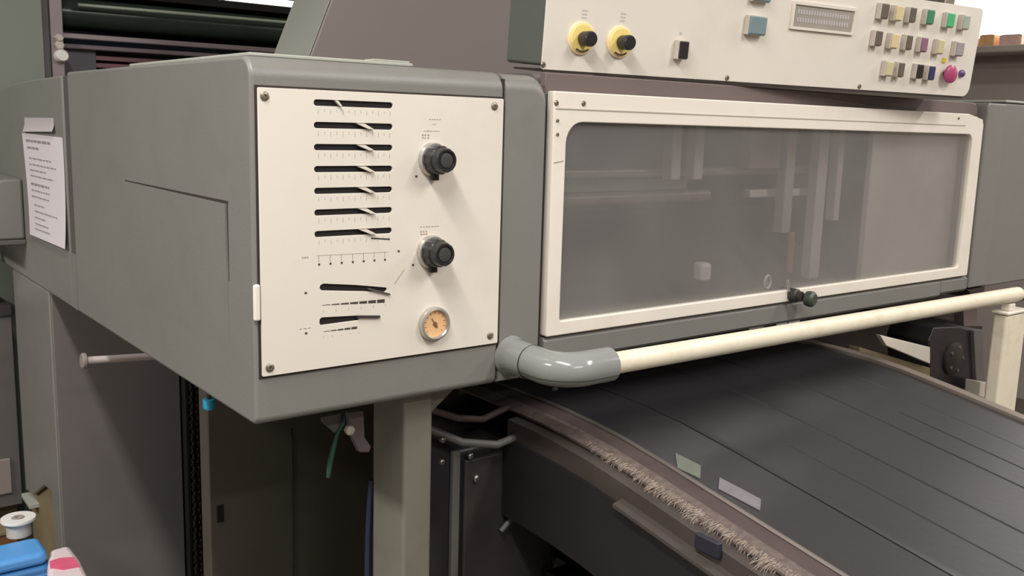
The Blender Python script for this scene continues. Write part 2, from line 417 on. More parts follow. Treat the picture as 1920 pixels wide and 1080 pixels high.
def scribble(x, z, w, n, t=0.0022):
    for i in range(n):
        a = x + w * i / n; strip(bm, a, z, a + w / n * random.uniform(0.5, 0.85), z, t * random.uniform(0.5, 1))
scribble(0.272, 1.352, 0.022, 5); scribble(0.278, 1.345, 0.006, 2)
scribble(0.263, 1.335, 0.03, 6, 0.0018)
scribble(0.260, 1.329, 0.014, 3, 0.003); scribble(0.260, 1.325, 0.014, 3, 0.003)
scribble(0.259, 1.194, 0.034, 7, 0.0018); scribble(0.259, 1.187, 0.014, 3, 0.003); scribble(0.259, 1.183, 0.014, 3, 0.003)
scribble(0.068, 1.160, 0.011, 3); scribble(0.064, 1.0605, 0.018, 3, 0.0014)
for i in range(6): strip(bm, 0.1 + i * 0.02, 1.0795, 0.1 + i * 0.02, 1.0835, 0.0006)
for i in range(5): strip(bm, 0.1 + i * 0.014, 1.0465, 0.1 + i * 0.014, 1.0435, 0.0006)
strip(bm, 0.215, 1.112, 0.232, 1.132, 0.0012)
link_mesh('faint_print', bm, INK, panel, smooth=False)
def screw(px, py, y, parent, r=0.0062, m=SCREW, p=None):
    p = p or at(px, py, y=y); bm = bmesh.new()
    lathe_bm(bm, [(r, 0), (r, 0.0012), (r * 0.75, 0.0024), (r * 0.35, 0.0026), (r * 0.33, 0.0012), (0, 0.0012)], p, (0, -1, 0), 14)
    return link_mesh('screw', bm, m, parent)
for p in ((496, 180), (927, 199), (506, 689), (919, 629)): screw(*p, -0.0045, panel)
# knobs: silver scale collar, fluted body, ring cap
def dial(px, py, parent, y=-0.0045):
    c = at(px, py, y=y); k = bpy.data.objects.new('control_knob', None); C.objects.link(k); k.parent = parent
    k.location = c - world_loc(parent); k.empty_display_size = 0.02
    lathe('scale_collar', [(0.0255, 0), (0.0255, 0.003), (0.0235, 0.006), (0.0235, 0.008)], c, (0, -1, 0), SILVER, k)
    bm = bmesh.new(); seg = 48; s, u, d = frame_of((0, -1, 0)); rings = []
    for (r, t, fl) in ((0.0215, 0.008, 1), (0.0215, 0.022, 1), (0.020, 0.025, 0), (0.0185, 0.026, 0), (0.0180, 0.036, 1), (0.0165, 0.0385, 0), (0.0135, 0.0385, 0), (0.0125, 0.0365, 0), (0.0, 0.0365, 0)):
        if r == 0: rings.append([bm.verts.new(c + d * t)]); continue
        rings.append([bm.verts.new(c + d * t + (s * math.cos(2 * math.pi * i / seg) + u * math.sin(2 * math.pi * i / seg)) * r * (1 - (0.05 if fl and i % 4 < 2 else 0))) for i in range(seg)])
    for a in range(len(rings) - 1):
        for i in range(seg):
            j = (i + 1) % seg
            if len(rings[a + 1]) == 1: bm.faces.new((rings[a][i], rings[a][j], rings[a + 1][0]))
            else: bm.faces.new((rings[a][i], rings[a][j], rings[a + 1][j], rings[a + 1][i]))
    link_mesh('knob_body', bm, BLACK, k)
    lathe('knob_cap', [(0.0105, 0.0365), (0.0105, 0.0378), (0.008, 0.0385), (0, 0.0385)], c, (0, -1, 0), mat('dark_knob_cap', (66, 64, 62), 0.3), k)
    B('lock_lever', (c.x - 0.007, c.y - 0.012, c.z - 0.0305), (c.x + 0.005, c.y - 0.004, c.z - 0.018), BLACK, k, bevel=0.0015)
    return k
dial(811, 299, cab); dial(808, 472, cab)
# gauge
g = at(812, 606, y=-0.0045)
gg = bpy.data.objects.new('pressure_gauge', None); C.objects.link(gg); gg.parent = cab; gg.location = g - world_loc(cab); gg.empty_display_size = 0.02
lathe('gauge_bezel', [(0.0265, 0), (0.0265, 0.006), (0.0255, 0.009), (0.0225, 0.010), (0.0205, 0.008), (0.0200, 0.003)], g, (0, -1, 0), SILVER, gg, 40)
lathe('gauge_face', [(0.0203, 0.0032), (0.0203, 0.0048), (0, 0.0048)], g, (0, -1, 0), ORANGE, gg, 40)
bm = bmesh.new()
gy = g.y - 0.0062
strip(bm, g.x + 0.004, g.z - 0.006, g.x - 0.006, g.z + 0.009, 0.0026, y=gy, th=0.0009, t2=0.0008)
lathe_bm(bm, [(0.0032, 0.0048), (0.0032, 0.0072), (0, 0.0072)], g, (0, -1, 0), 14)
link_mesh('gauge_needle', bm, WOOD, gg)
bm = bmesh.new()
for a in range(-40, 221, 26):
    ca, sa = math.cos(math.radians(a)), math.sin(math.radians(a))
    strip(bm, g.x + ca * 0.0155, g.z + sa * 0.0155, g.x + ca * 0.0185, g.z + sa * 0.0185, 0.0009, y=g.y - 0.0051, th=0.0004)
link_mesh('gauge_scale', bm, WOOD, gg)
# cream latch tab on the left edge of the panel
B('latch_tab', (-0.002, -0.006, 1.078), (0.0075, 0.0, 1.128), FRAMEM, cab, bevel=0.003, seg=3)
# scuffed light band along the top front edge
# ------------------------------------------------------------------ rear side cabinet
rear = thing('side_cabinet', 'tall grey side cabinet behind the cream-panelled box, carrying the paper notice', 'cabinet', (0.15, 1.45, 0.0))
prism('upper_housing', [(0.978, 0.93), (0.978, 1.421), (1.35, 1.415), (1.80, 1.395), (1.80, 0.93)], 'x', 0.0, 0.42, GREY, rear, bevel=0.004)
prism('joint_filler_and_shade', [(0.932, 0.932), (0.932, 1.420), (0.977, 1.420), (0.977, 0.932)], 'x', 0.0035, 0.40, mat('shaded_joint_grey', (88, 82, 80), 0.6), rear)  # the groove's shade, painted in as a darker filler
prism('joint_filler_and_shade', [(0.932, 0.932), (0.932, 1.05), (0.977, 1.05), (0.977, 0.932)], 'x', 0.0003, 0.0033, GREY, rear)
prism('lower_body', [(1.2, 0.0), (1.2, 0.929), (1.60, 0.929), (1.60, 0.31), (1.50, 0.33), (1.36, 0.40), (1.28, 0.41), (1.26, 0.0)], 'x', 0.0, 0.30, GREY, rear, bevel=0.003)
B('front_panel', (0.004, 1.193, 0.02), (0.298, 1.199, 0.925), mat('dim_taupe_paint', (119, 113, 110), 0.5, var=0.04), rear)
prism('plinth', [(1.264, 0), (1.284, 0.405), (1.36, 0.396), (1.50, 0.326), (1.60, 0.307), (1.60, 0)], 'x', 0.012, 0.28, TAN, rear)
B('flange', (-0.012, 1.50, 0.290), (0.05, 1.60, 0.302), GREYL, rear, bevel=0.001)
# rounded cover that sticks out at the far left
cov = thing('rounded_cover', 'rounded grey cover bulging out at the left edge behind the paper notice', 'cover', (-0.03, 1.7, 1.08))
prism('cover_shell', [(-0.085, 1.03), (-0.085, 1.09)] + arc(-0.035, 1.13, 0.05, 180, 90, 6) + [(-0.001, 1.18), (-0.001, 1.03)], 'y', 1.41, 1.80, GREY, cov, bevel=0.006)
B('cover_lip', (-0.09, 1.405, 1.018), (-0.001, 1.80, 1.03), UNDER, cov)
jar = thing('plastic_bottle', 'whitish plastic bottle at the left edge below the rounded cover', 'bottle', (-0.06, 1.70, 0.829))
lathe('bottle_body', [(0.0, 0), (0.040, 0), (0.043, 0.01), (0.043, 0.11), (0.034, 0.135), (0.018, 0.145), (0.018, 0.16)], (-0.06, 1.70, 0.829), (0, 0, 1), BAGW, jar)
lathe('bottle_cap', [(0.021, 0.16), (0.021, 0.178), (0, 0.178)], (-0.06, 1.70, 0.829), (0, 0, 1), WHITE, jar)
lb = thing('low_cabinet', 'low dark-topped grey cabinet at the far left behind the side column', 'cabinet', (-0.18, 1.7, 0.0))
B('cabinet_body', (-0.35, 1.63, 0.26), (-0.004, 1.82, 0.80), UNDER, lb)
B('cabinet_top', (-0.36, 1.62, 0.80), (-0.004, 1.82, 0.828), DARK, lb)
B('door_panel', (-0.33, 1.622, 0.30), (-0.03, 1.631, 0.40), TAUPE, lb)
B('kick_board', (-0.35, 1.72, 0.0), (-0.004, 1.82, 0.26), TAN, lb)
wd = thing('wooden_block', 'small brown wooden block on the floor at the far left', 'block', (-0.05, 1.9, 0.0))
B('block_body', (-0.16, 1.58, 0.0), (-0.03, 1.69, 0.20), WOOD, wd, bevel=0.004)
B('block_slat', (-0.165, 1.575, 0.20), (-0.025, 1.695, 0.212), TAN, wd, bevel=0.002)

# notice and label taped to the side
def sheet(name, corners, m, lab, cat, lines):
    t = thing(name, lab, cat, corners[0])
    TL, TR, BR, BL = [Vector(c) for c in corners]
    bm = bmesh.new(); n = 8; f = []; bk = []
    for i in range(n + 1):
        a = TL.lerp(BL, i / n); b = TR.lerp(BR, i / n); off = -0.001 - 0.006 * (i / n) ** 3
        f.append((bm.verts.new(a + Vector((off, 0, 0))), bm.verts.new(b + Vector((off * 1.3, 0, 0)))))
        bk.append((bm.verts.new(a + Vector((off + 0.0006, 0, 0))), bm.verts.new(b + Vector((off * 1.3 + 0.0006, 0, 0)))))
    for i in range(n):
        bm.faces.new((f[i][0], f[i][1], f[i + 1][1], f[i + 1][0])); bm.faces.new((bk[i][0], bk[i][1], bk[i + 1][1], bk[i + 1][0]))
        bm.faces.new((f[i][0], f[i + 1][0], bk[i + 1][0], bk[i][0])); bm.faces.new((f[i][1], f[i + 1][1], bk[i + 1][1], bk[i][1]))
    bm.faces.new((f[0][0], f[0][1], bk[0][1], bk[0][0])); bm.faces.new((f[n][0], f[n][1], bk[n][1], bk[n][0]))
    link_mesh('sheet', bm, m, t)
    if lines:
        bm = bmesh.new()
        for (v, u0, u1, h) in lines:
            off = Vector((-0.0022 - 0.0085 * v ** 3, 0, 0))
            def P(u, vv): return TL.lerp(BL, vv).lerp(TR.lerp(BR, vv), u) + off
            u = u0
            while u < u1:
                e = min(u1, u + random.uniform(0.04, 0.12))
                q = [P(u, v), P(e, v), P(e, v + h), P(u, v + h)]
                hexa(bm, q, [p + Vector((0.0005, 0, 0)) for p in q]); u = e + 0.025
        link_mesh('printed_text', bm, TEXT, t, smooth=False)
    return t
L = [(0.055, 0.10, 0.72, 0.022), (0.125, 0.12, 0.42, 0.018)]
for v in (0.23, 0.29, 0.345, 0.40): L.append((v, 0.14, random.uniform(0.55, 0.95), 0.010))
L.append((0.475, 0.14, 0.62, 0.020))
for v in (0.54, 0.60): L.append((v, 0.14, random.uniform(0.6, 0.8), 0.010))
for v in (0.68, 0.74, 0.80, 0.86, 0.91): L.append((v, 0.2, random.uniform(0.45, 0.92), 0.009))
sheet('paper_notice', [(0, 1.381, 1.293), (0, 0.987, 1.293), (0, 0.98, 1.058), (0, 1.326, 1.052)], PAPER,
      'white printed paper notice taped to the grey side cabinet', 'notice', L)
sheet('small_label', [(0, 1.345, 1.330), (0, 1.06, 1.333), (0, 1.045, 1.304), (0, 1.345, 1.297)], LABELM,
      'small pale grey sticker just above the paper notice', 'sticker', None)

# ------------------------------------------------------------------ window hood
hood = thing('delivery_hood', 'wide grey guard hood with cream-framed smoky window', 'hood', (1.2, 0.2, 0.95))
hx0, hx1 = 0.508, 1.932
r = 0.03
top = arc(0.034 + r, 1.433 - r, r, 180, 90, 8)
# shell: top, back, floor, ends, front border (an open box behind the window)
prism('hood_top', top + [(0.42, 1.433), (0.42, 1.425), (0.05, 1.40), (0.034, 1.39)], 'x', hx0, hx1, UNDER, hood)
SHADEM = mat('shade_brown_strip', (112, 98, 95), 0.5, var=0.05)  # shade of the channel under the console, put into the strip's colour
st_ = [(hx0 + 0.002, 1.392), (1.93, 1.392)] + arc(1.90, 1.403, 0.03, 0, 90, 6) + [(hx0 + 0.002, 1.433)]
prism('top_strip', st_, 'y', 0.018, 0.033, SHADEM, hood, bevel=0.002)
B('back_panel', (hx0, 0.40, 0.95), (hx1, 0.42, 1.425), GREYD, hood)
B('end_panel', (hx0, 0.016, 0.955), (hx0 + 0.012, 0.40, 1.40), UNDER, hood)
B('end_panel', (hx1 - 0.012, 0.016, 0.955), (hx1, 0.40, 1.40), GREY, hood)
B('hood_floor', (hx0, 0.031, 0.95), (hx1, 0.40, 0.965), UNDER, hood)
prism('lower_sill', [(0.0, 0.956), (0.0, 0.988), (0.006, 0.994), (0.03, 0.994), (0.03, 0.950), (0.006, 0.950)], 'x', hx0 + 0.002, 1.80, GREY, hood)
prism('lower_sill', [(0.0, 0.962), (0.0, 0.988), (0.006, 0.994), (0.03, 0.994), (0.03, 0.955), (0.006, 0.955)], 'x', 1.802, hx1, GREY, hood)
inner = rrect(0.540, 1.0215, 1.872, 1.3545, (0.004, 0.010, 0.020, 0.035))
outer = rrect(0.511, 0.997, 1.921, 1.4030, (0.004, 0.006, 0.0, 0.002))
outer = [p for p in outer if not (p[0] > 1.9 and p[1] > 1.38)]
k = len(outer) - 3
idx = max(i for i, p in enumerate(outer) if p[0] > 1.9)
outer = outer[:idx + 1] + [(1.921, 1.378), (1.914, 1.392), (1.845, 1.404)] + outer[idx + 1:]
frame = plate('window_frame', outer, [inner], -0.004, 0.018, FRAMEM, hood, bev=0.002)
pane = B('window_pane', (0.532, 0.004, 1.012), (1.884, 0.008, 1.368), PANE, hood, bevel=0)
bm = bmesh.new(); box(bm, (0.515, -0.0052, 1.3745), (1.83, -0.0036, 1.3765))
link_mesh('frame_crease', bm, COLLAR, frame)
for p in ((1043, 193), (1094, 194), (1045, 226), (1045, 252), (1797, 222)): screw(*p, -0.004, frame, r=0.0045 if p[1] < 200 else 0.003)
bm = bmesh.new(); strip(bm, 0.5145, 1.288, 0.5345, 1.291, 0.0015, y=-0.0046, th=0.001)
link_mesh('hinge_line', bm, INK, frame, smooth=False)
# latch knob
lk = at(1502, 557, y=-0.02); lt = bpy.data.objects.new('latch', None); C.objects.link(lt); lt.parent = hood; lt.location = lk - world_loc(hood); lt.empty_display_size = 0.02
lathe('latch_base', [(0.014, -0.02), (0.014, 0.0), (0.010, 0.003), (0.010, 0.012)], lk + Vector((-0.012, 0.002, 0.004)), (0, -1, 0), DARK, lt)
lathe('latch_knob', [(0.008, 0.008), (0.015, 0.012), (0.0165, 0.018), (0.0165, 0.026), (0.012, 0.031), (0, 0.031)], lk + Vector((0, 0, 0)), (0.15, -1, -0.05), DGREEN, lt)
rod('latch_pin', lk + Vector((-0.026, 0.012, 0.012)), lk + Vector((-0.034, 0.012, 0.036)), 0.0028, SILVER, lt)
# machinery seen dimly through the pane
mech = thing('gripper_mechanism', 'shafts, bars and brackets dimly visible behind the smoky window', 'mechanism', (1.2, 0.2, 0.97))
rod('shaft', (0.53, 0.12, 1.262), (1.45, 0.12, 1.266), 0.010, SILVER, mech)
rod('shaft', (0.53, 0.13, 1.212), (1.05, 0.13, 1.214), 0.012, LILAC, mech)
B('cross_bar', (0.53, 0.14, 1.225), (1.00, 0.16, 1.250), GREYL, mech)
B('cross_bar', (1.18, 0.12, 1.205), (1.45, 0.14, 1.222), WHITE, mech)
MBR = mat('pale_bracket_paint', (205, 198, 194), 0.5)
for x, wdt, z0_, m in ((0.88, 0.026, 1.25, MBR), (0.945, 0.026, 1.25, MBR), (1.115, 0.10, 1.27, TAUPE), (1.24, 0.03, 1.13, GREYL), (1.355, 0.035, 1.02, MBR), (1.43, 0.02, 1.15, MBR)):
    B('bracket', (x, 0.075, z0_), (x + wdt, 0.10, 1.392), m, mech)
B('gripper_tab', (1.232, 0.045, 1.045), (1.250, 0.055, 1.135), mat('red_brown_tab', (150, 96, 82), 0.5), mech, bevel=0.004)
lathe('ring', [(0.014, 0), (0.017, 0.003), (0.014, 0.006), (0.011, 0.003), (0.014, 0)], (1.165, 0.05, 1.032), (0.2, -1, 0), WHITE, mech)
B('suction_head', (0.96, 0.05, 1.045), (0.99, 0.08, 1.085), WHITE, mech, bevel=0.008)
prism('floor_tray', [(0.05, 0.968), (0.38, 0.968), (0.38, 1.16), (0.33, 1.16), (0.12, 1.02), (0.05, 0.985)], 'x', 0.53, 1.49, UNDER, mech, bevel=0.003)
B('inner_cover', (1.50, 0.035, 0.97), (1.91, 0.05, 1.385), mat('inner_cover_paint', (205, 202, 192), 0.5), mech)
# right-hand end section and the next cabinet
rc = thing('right_column', 'grey end column right of the cream-framed window', 'column', (1.98, 0.3, 0.95))
o2 = [(1.936, 0.962), (2.03, 0.962)] + arc(2.03 - 0.012, 1.434 - 0.012, 0.012, 0, 90, 4) + arc(1.936 + 0.01, 1.434 - 0.01, 0.01, 90, 180, 4)
prism('column_body', o2, 'y', -0.004, 0.45, GREY, rc, bevel=0.004)
prism('column_foot', [(1.936, 0.958), (2.03, 0.958), (2.03, 0.935), (1.99, 0.93)], 'y', 0.0, 0.2, GAP, rc)
nc = thing('end_cabinet', 'grey cabinet at the far right edge beside the end column', 'cabinet', (2.3, 0.3, 0.95))
prism('cabinet_body', rrect(2.036, 0.955, 2.75, 1.437, (0.004, 0.004, 0.02, 0.02)), 'y', 0.010, 0.5, GREY, nc, bevel=0.004)
B('top_trim', (2.05, 0.008, 1.4385), (2.75, 0.5, 1.445), GREYL, nc, bevel=0.002)

# ------------------------------------------------------------------ operator console, swivelled towards the operator
u = Vector((0.99102546, -0.13365717, -0.00207389)).normalized()
v = Vector((-0.02104461, -0.08399237, 0.99624415)); v = (v - u * v.dot(u)).normalized()
nrm = v.cross(u)   # into the console
P0 = at(1015, 130, y=0.075)
con = thing('operator_console', 'cream operator console with push buttons, display and two yellow-ringed knobs', 'console')
con['_local'] = 1
con.matrix_world = Matrix.Translation(P0) @ Matrix((u, nrm, v)).transposed().to_4x4()
def cl(px, py, d=0.0):
    """console-local coordinates of a pixel on the console face (or a plane d in front of it)"""
    ry = RW @ Vector((px - 960, 540 - py, -1800)); o = P0 - nrm * d
    t = (o - CAM).dot(nrm) / ry.dot(nrm); q = CAM + ry * t - o
    return q.dot(u), q.dot(v)
W = cl(1815, 181)[0]; H = cl(1852, 17)[1]
def cobj(o):
    o['_local'] = 1; return o
def CB(name, a, b, m, parent=con, bevel=0.0015): return cobj(B(name, a, b, m, parent, bevel))
CB('console_body', (0.006, 0.0035, 0.006), (W - 0.004, 0.135, H - 0.004), GREYD, bevel=0.006)
face = cobj(plate('face_panel', rrect(0, 0, W, H, (0.004, 0.022, 0.014, 0.004)), [], 0.0, 0.003, CREAM, con, bev=0.0006))
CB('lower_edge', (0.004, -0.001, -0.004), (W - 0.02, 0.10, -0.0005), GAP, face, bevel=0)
for p in ((1018, 121), (1363, 146), (1611, 162)):
    x, z = cl(*p); cobj(screw(0, 0, 0, face, r=0.005, m=SCREW, p=Vector((x, 0, z))))
def em_knob(px, py):
    x, z = cl(px, py); k = bpy.data.objects.new('rotary_knob', None); C.objects.link(k); k.parent = con; k['_local'] = 1; k.empty_display_size = 0.02
    k.location = (x, 0, z); c = Vector((0, 0, 0)); s = 0.74
    cobj(lathe('cream_ring', [(0.0375 * s, 0), (0.0375 * s, 0.003), (0.035 * s, 0.0045), (0.03 * s, 0.0045)], c, (0, -1, 0), PEACH, k, 36))
    cobj(lathe('yellow_disc', [(0.0325 * s, 0.0045), (0.0325 * s, 0.006), (0.031 * s, 0.007), (0, 0.007)], c, (0, -1, 0), YELLOW, k, 36))
    bm = bmesh.new()
    for a in range(235, 300, 8):
        p0 = [(math.cos(math.radians(t)) * rr, math.sin(math.radians(t)) * rr) for t, rr in ((a, 0.027 * s), (a + 8, 0.027 * s), (a + 8, 0.031 * s), (a, 0.031 * s))]
        hexa(bm, [(p[0], -0.0074, p[1]) for p in p0], [(p[0], -0.0068, p[1]) for p in p0])
    cobj(link_mesh('printed_arc', bm, INKD, k, smooth=False))
    cobj(lathe('knob', [(0.0145 * s, 0.007), (0.0165 * s, 0.010), (0.0165 * s, 0.020), (0.0175 * s, 0.022), (0.0175 * s, 0.031), (0.015 * s, 0.034), (0, 0.0345)], c, (0, -1, 0), BLACK, k))
em_knob(1089, 72); em_knob(1161, 79)
bm = bmesh.new()
for (px, py) in ((1097, 20), (1169, 26)):
    x, z = cl(px, py)
    for i in range(3): strip(bm, x - 0.006, z - i * 0.006, x + 0.006 - i * 0.001, z - i * 0.006, 0.0022, y=-0.0003, th=0.0006)
x, z = cl(1276, 63); strip(bm, x - 0.003, z, x + 0.003, z, 0.005, y=-0.0003, th=0.0006)
cobj(link_mesh('faint_print', bm, LABELM, face, smooth=False))
BL = {'umber': 'dark brown button cap', 'amber': 'amber yellow button cap', 'pine': 'dark green button cap', 'green': 'bright green button cap',
      'mint': 'pale green-grey button cap', 'plum': 'dull plum button cap', 'mauve': 'mauve button cap', 'grey': 'mid grey button cap',
      'straw': 'straw yellow button cap', 'navy': 'navy blue button cap', 'black': 'black button cap', 'teal': 'blue-grey lens cap'}
def button(px, py, colour, w=0.017, h=0.029, d=0.012, side=COLLAR):
    """px,py: centre of the cap's face in the photo"""
    x, z = cl(px, py, d)
    b = bpy.data.objects.new('push_button', None); C.objects.link(b); b.parent = con; b.location = (x, 0, z); b['_local'] = 1; b.empty_display_size = 0.01
    cobj(B('button_collar', (-w / 2 - 0.0015, -d + 0.004, -h / 2 - 0.0015), (w / 2 + 0.0015, 0.0, h / 2 + 0.0015), side, b, bevel=0.0015))
    c = cobj(B('button_cap', (-w / 2, -d, -h / 2), (w / 2, -d + 0.006, h / 2), BTN[colour], b, bevel=0.002)); c['label'] = BL[colour]
for (px, py, c, w) in ((1662, 21, 'umber', .017), (1688, 25, 'amber', .017), (1714, 28, 'umber', .014), (1747, 32, 'pine', .018), (1785, 38, 'green', .019), (1814, 42, 'mint', .018),
                       (1650, 72, 'umber', .015), (1680, 77, 'amber', .017), (1707, 80, 'umber', .013), (1735, 84, 'plum', .016), (1766, 88, 'straw', .016), (1802, 92, 'grey', .021),
                       (1670, 129, 'straw', .017), (1692, 131, 'umber', .013), (1727, 134, 'black', .015), (1749, 137, 'navy', .015)):
    button(px, py, c, w + 0.003, d=0.017)
button(1284, 94, 'black', 0.020, 0.031, 0.018)
button(1423, 48, 'teal', 0.042, 0.033, 0.016)
button(1432, -10, 'teal', 0.042, 0.024, 0.014)
x, z = cl(1784, 139, 0.016)
mb = bpy.data.objects.new('stop_button', None); C.objects.link(mb); mb.parent = con; mb.location = (x, 0, z); mb['_local'] = 1; mb['label'] = 'magenta mushroom stop button'
cobj(lathe('stop_button_stem', [(0.008, 0), (0.008, 0.010)], (0, 0, 0), (0, -1, 0), BLACK, mb))
cobj(lathe('stop_button_head', [(0.012, 0.008), (0.0195, 0.011), (0.0195, 0.017), (0.014, 0.021), (0, 0.022)], (0, 0, 0), (0, -1, 0), BTN['magenta'], mb))
x, z = cl(1807, 138, 0.008)
vl = cobj(lathe('indicator_lamp', [(0.008, 0), (0.008, 0.006), (0.005, 0.009), (0, 0.010)], (x, 0, z), (0, -1, 0), BTN['violet'], con)); vl['label'] = 'violet indicator lamp'
bm = bmesh.new()
x, z = cl(1769, 113); box(bm, (x - 0.005, -0.002, z - 0.005), (x + 0.006, 0.0, z + 0.005))
cobj(link_mesh('yellow_tag', bm, mat('lemon_plastic', (226, 208, 60), 0.5), con))
# display
x0, z0 = cl(1484, 46); x1, z1 = cl(1600, 22); z1 = cl(1490, 8)[1]; z0 = cl(1595, 66)[1] + 0.002; z0 = (cl(1484, 46)[1] + cl(1596, 65)[1]) / 2; z1 = (cl(1490, 8)[1] + cl(1602, 22)[1]) / 2
dsp = bpy.data.objects.new('display', None); C.objects.link(dsp); dsp.parent = con; dsp['_local'] = 1; dsp.location = (x0, 0, z0); dsp.empty_display_size = 0.02
dw, dh = x1 - x0, z1 - z0
cobj(plate('display_bezel', rrect(-0.006, -0.005, dw + 0.006, dh + 0.007, 0.002, 2), [rrect(0, 0, dw, dh, 0.001, 2)], -0.005, 0.006, CREAM, dsp, bev=0.0006))
cobj(B('display_screen', (0, -0.0022, 0), (dw, -0.0008, dh), mat('dim_lcd', (160, 152, 140), 0.5, var=0.05, scale=20), dsp, bevel=0))
bm = bmesh.new()
for rr in range(2):
    for i in range(20):
        a = dw * (0.06 + 0.044 * i); zz = dh * (0.60 - 0.36 * rr); hexa(bm, [(a, -0.0027, zz), (a + dw * 0.026, -0.0027, zz), (a + dw * 0.026, -0.0027, zz + dh * 0.2), (a, -0.0027, zz + dh * 0.2)],
             [(a, -0.0018, zz), (a + dw * 0.026, -0.0018, zz), (a + dw * 0.026, -0.0018, zz + dh * 0.2), (a, -0.0018, zz + dh * 0.2)])
cobj(link_mesh('display_cell', bm, LABELM, dsp, smooth=False))
# arm carrying the console
bm = bmesh.new(); box(bm, (W * 0.45, 0.13, 0.04), (W * 0.6, 0.42, 0.14)); box(bm, (W * 0.45, 0.34, 0.004), (W * 0.6, 0.42, 0.05))
cobj(link_mesh('support_arm', bm, GREYD, con, bevel=0.004))

# ------------------------------------------------------------------ guard rail
rail = thing('guard_rail', 'cream tubular guard rail with glossy grey elbow below the window', 'rail', (1.2, -0.13, 0.967))
by = -0.135
pb0 = at(1140, 683, y=by); pb1 = at(1908, 551, y=by)
rod('rail_tube', pb0 + Vector((-0.02, 0, 0)), pb1, 0.0178, BAR, rail, 28)
rod('end_cap', pb1, pb1 + (pb1 - pb0).normalized() * 0.012, 0.0195, DARK, rail, 24)
ex = 0.440; ez = 0.974; pts = []; cr = 0.048
pts += [Vector((ex, -0.050, ez + 0.001))]
for i in range(11):
    a = math.radians(90 * i / 10); pts.append(Vector((ex + cr - cr * math.cos(a), by + cr - cr * math.sin(a), ez + (pb0.z - ez) * i / 10)))
pts.append(Vector((pb0.x + 0.002, by, pb0.z)))
eb = tube('elbow', pts, 0.0275, ELBOW, rail, 32)
# the screwed-on sleeve at the wall and the parting line of the elbow
lathe('socket', [(0.0335, 0.0005), (0.0305, 0.006), (0.0295, 0.014), (0.0288, 0.053), (0.0280, 0.0535)], (ex, 0.0, ez), (0, -1, 0), ELBOW, rail, 32)
ringp = [Vector((ex + 0.0283 * math.cos(t * math.pi / 12), -0.0545, ez + 0.0283 * math.sin(t * math.pi / 12))) for t in range(25)]
bm = bmesh.new(); tube_bm(bm, ringp, 0.0009, 6)
sl = []
for i, p in enumerate(pts):
    d = (pts[min(i + 1, len(pts) - 1)] - pts[max(i - 1, 0)]).normalized(); out = d.cross(Vector((0, 0, 1))).normalized()
    if out.dot(Vector((-1, -1, 0))) < 0: out = -out
    sl.append(p + (out * math.cos(math.radians(-28)) + Vector((0, 0, 1)) * math.sin(math.radians(-28))) * 0.0274)
tube_bm(bm, sl, 0.0008, 6)
link_mesh('seam_line', bm, GAP, eb)
# the post that carries the far end of the rail
cp = thing('cream_post', 'cream upright post under the right end of the rail', 'post', (1.85, -0.12, 0.0))
B('post_body', (1.845, -0.15, 0.0), (1.95, -0.115, 0.925), BAR, cp, bevel=0.006, seg=3)
B('post_cap', (1.842, -0.153, 0.925), (1.953, -0.112, 0.932), FRAMEM, cp, bevel=0.002)
B('saddle', (1.865, -0.145, 0.932), (1.895, -0.122, 0.950), FRAMEM, cp, bevel=0.003)

# ------------------------------------------------------------------ sloping board
bx0, bx1 = 0.590, 1.440
prof = [(0.46, 0.852), (0.30, 0.851), (0.15, 0.850), (0.03, 0.848), (-0.04, 0.844), (-0.12, 0.836), (-0.22, 0.821), (-0.4, 0.7905), (-0.7, 0.7395), (-1.0, 0.6885), (-1.25, 0.646)]
def bz(y):
    for (a, za), (b, zb) in zip(prof, prof[1:]):
        if y >= b: return za + (zb - za) * (a - y) / (a - b)
    return prof[-1][1]
brd = thing('sloping_board', 'dark slate feed board sloping out from under the hood, with a frayed edge', 'board', (1.0, -0.4, 0.75))
def swept(name, sec, m, parent=brd, y0=0.46, y1=-1.25, bevel=0, smooth=True):
    """sec: (x, dz) closed outline swept along the board's profile"""
    ys = [p[0] for p in prof if y1 - 1e-6 <= p[0] <= y0 + 1e-6]
    if not ys or abs(ys[0] - y0) > 1e-6: ys = [y0] + ys
    if abs(ys[-1] - y1) > 1e-6: ys.append(y1)
    bm = bmesh.new(); rings = [[bm.verts.new((x, y, bz(y) + dz)) for (x, dz) in sec] for y in ys]; n = len(sec)
    for a in range(len(rings) - 1):
        for i in range(n):
            j = (i + 1) % n; bm.faces.new((rings[a][i], rings[a][j], rings[a + 1][j], rings[a + 1][i]))
    bm.faces.new(rings[0]); bm.faces.new(rings[-1])
    return link_mesh(name, bm, m, parent, smooth=smooth, angle=25)
main = swept('board_surface', [(0.742, 0.0), (0.765, -0.003), (0.965, -0.003), (0.968, -0.0045), (0.976, -0.0045), (0.979, -0.003), (1.128, -0.003), (1.131, -0.0045), (1.139, -0.0045), (1.142, -0.003),
                               (1.30, -0.003), (1.303, -0.004), (1.311, -0.004), (1.314, -0.003), (bx1, -0.003), (bx1, -0.02), (0.742, -0.02)], BOARD)
swept('side_ledge', [(0.596, -0.001), (0.598, 0.001), (0.735, 0.0015), (0.745, -0.004), (0.745, -0.02), (0.596, -0.02)], BOARD)
for (x, dz, wd2) in ((0.86, -0.003, 0.010), (1.215, -0.003, 0.006)):
    swept('guide_strip', [(x, dz), (x + 0.002, dz + 0.0012), (x + wd2, dz + 0.0012), (x + wd2 + 0.002, dz)], BOARD, y0=-0.25)
swept('edge_strip', [(0.560, -0.006), (0.594, -0.003), (0.594, -0.016), (0.560, -0.016)], BOARDE)
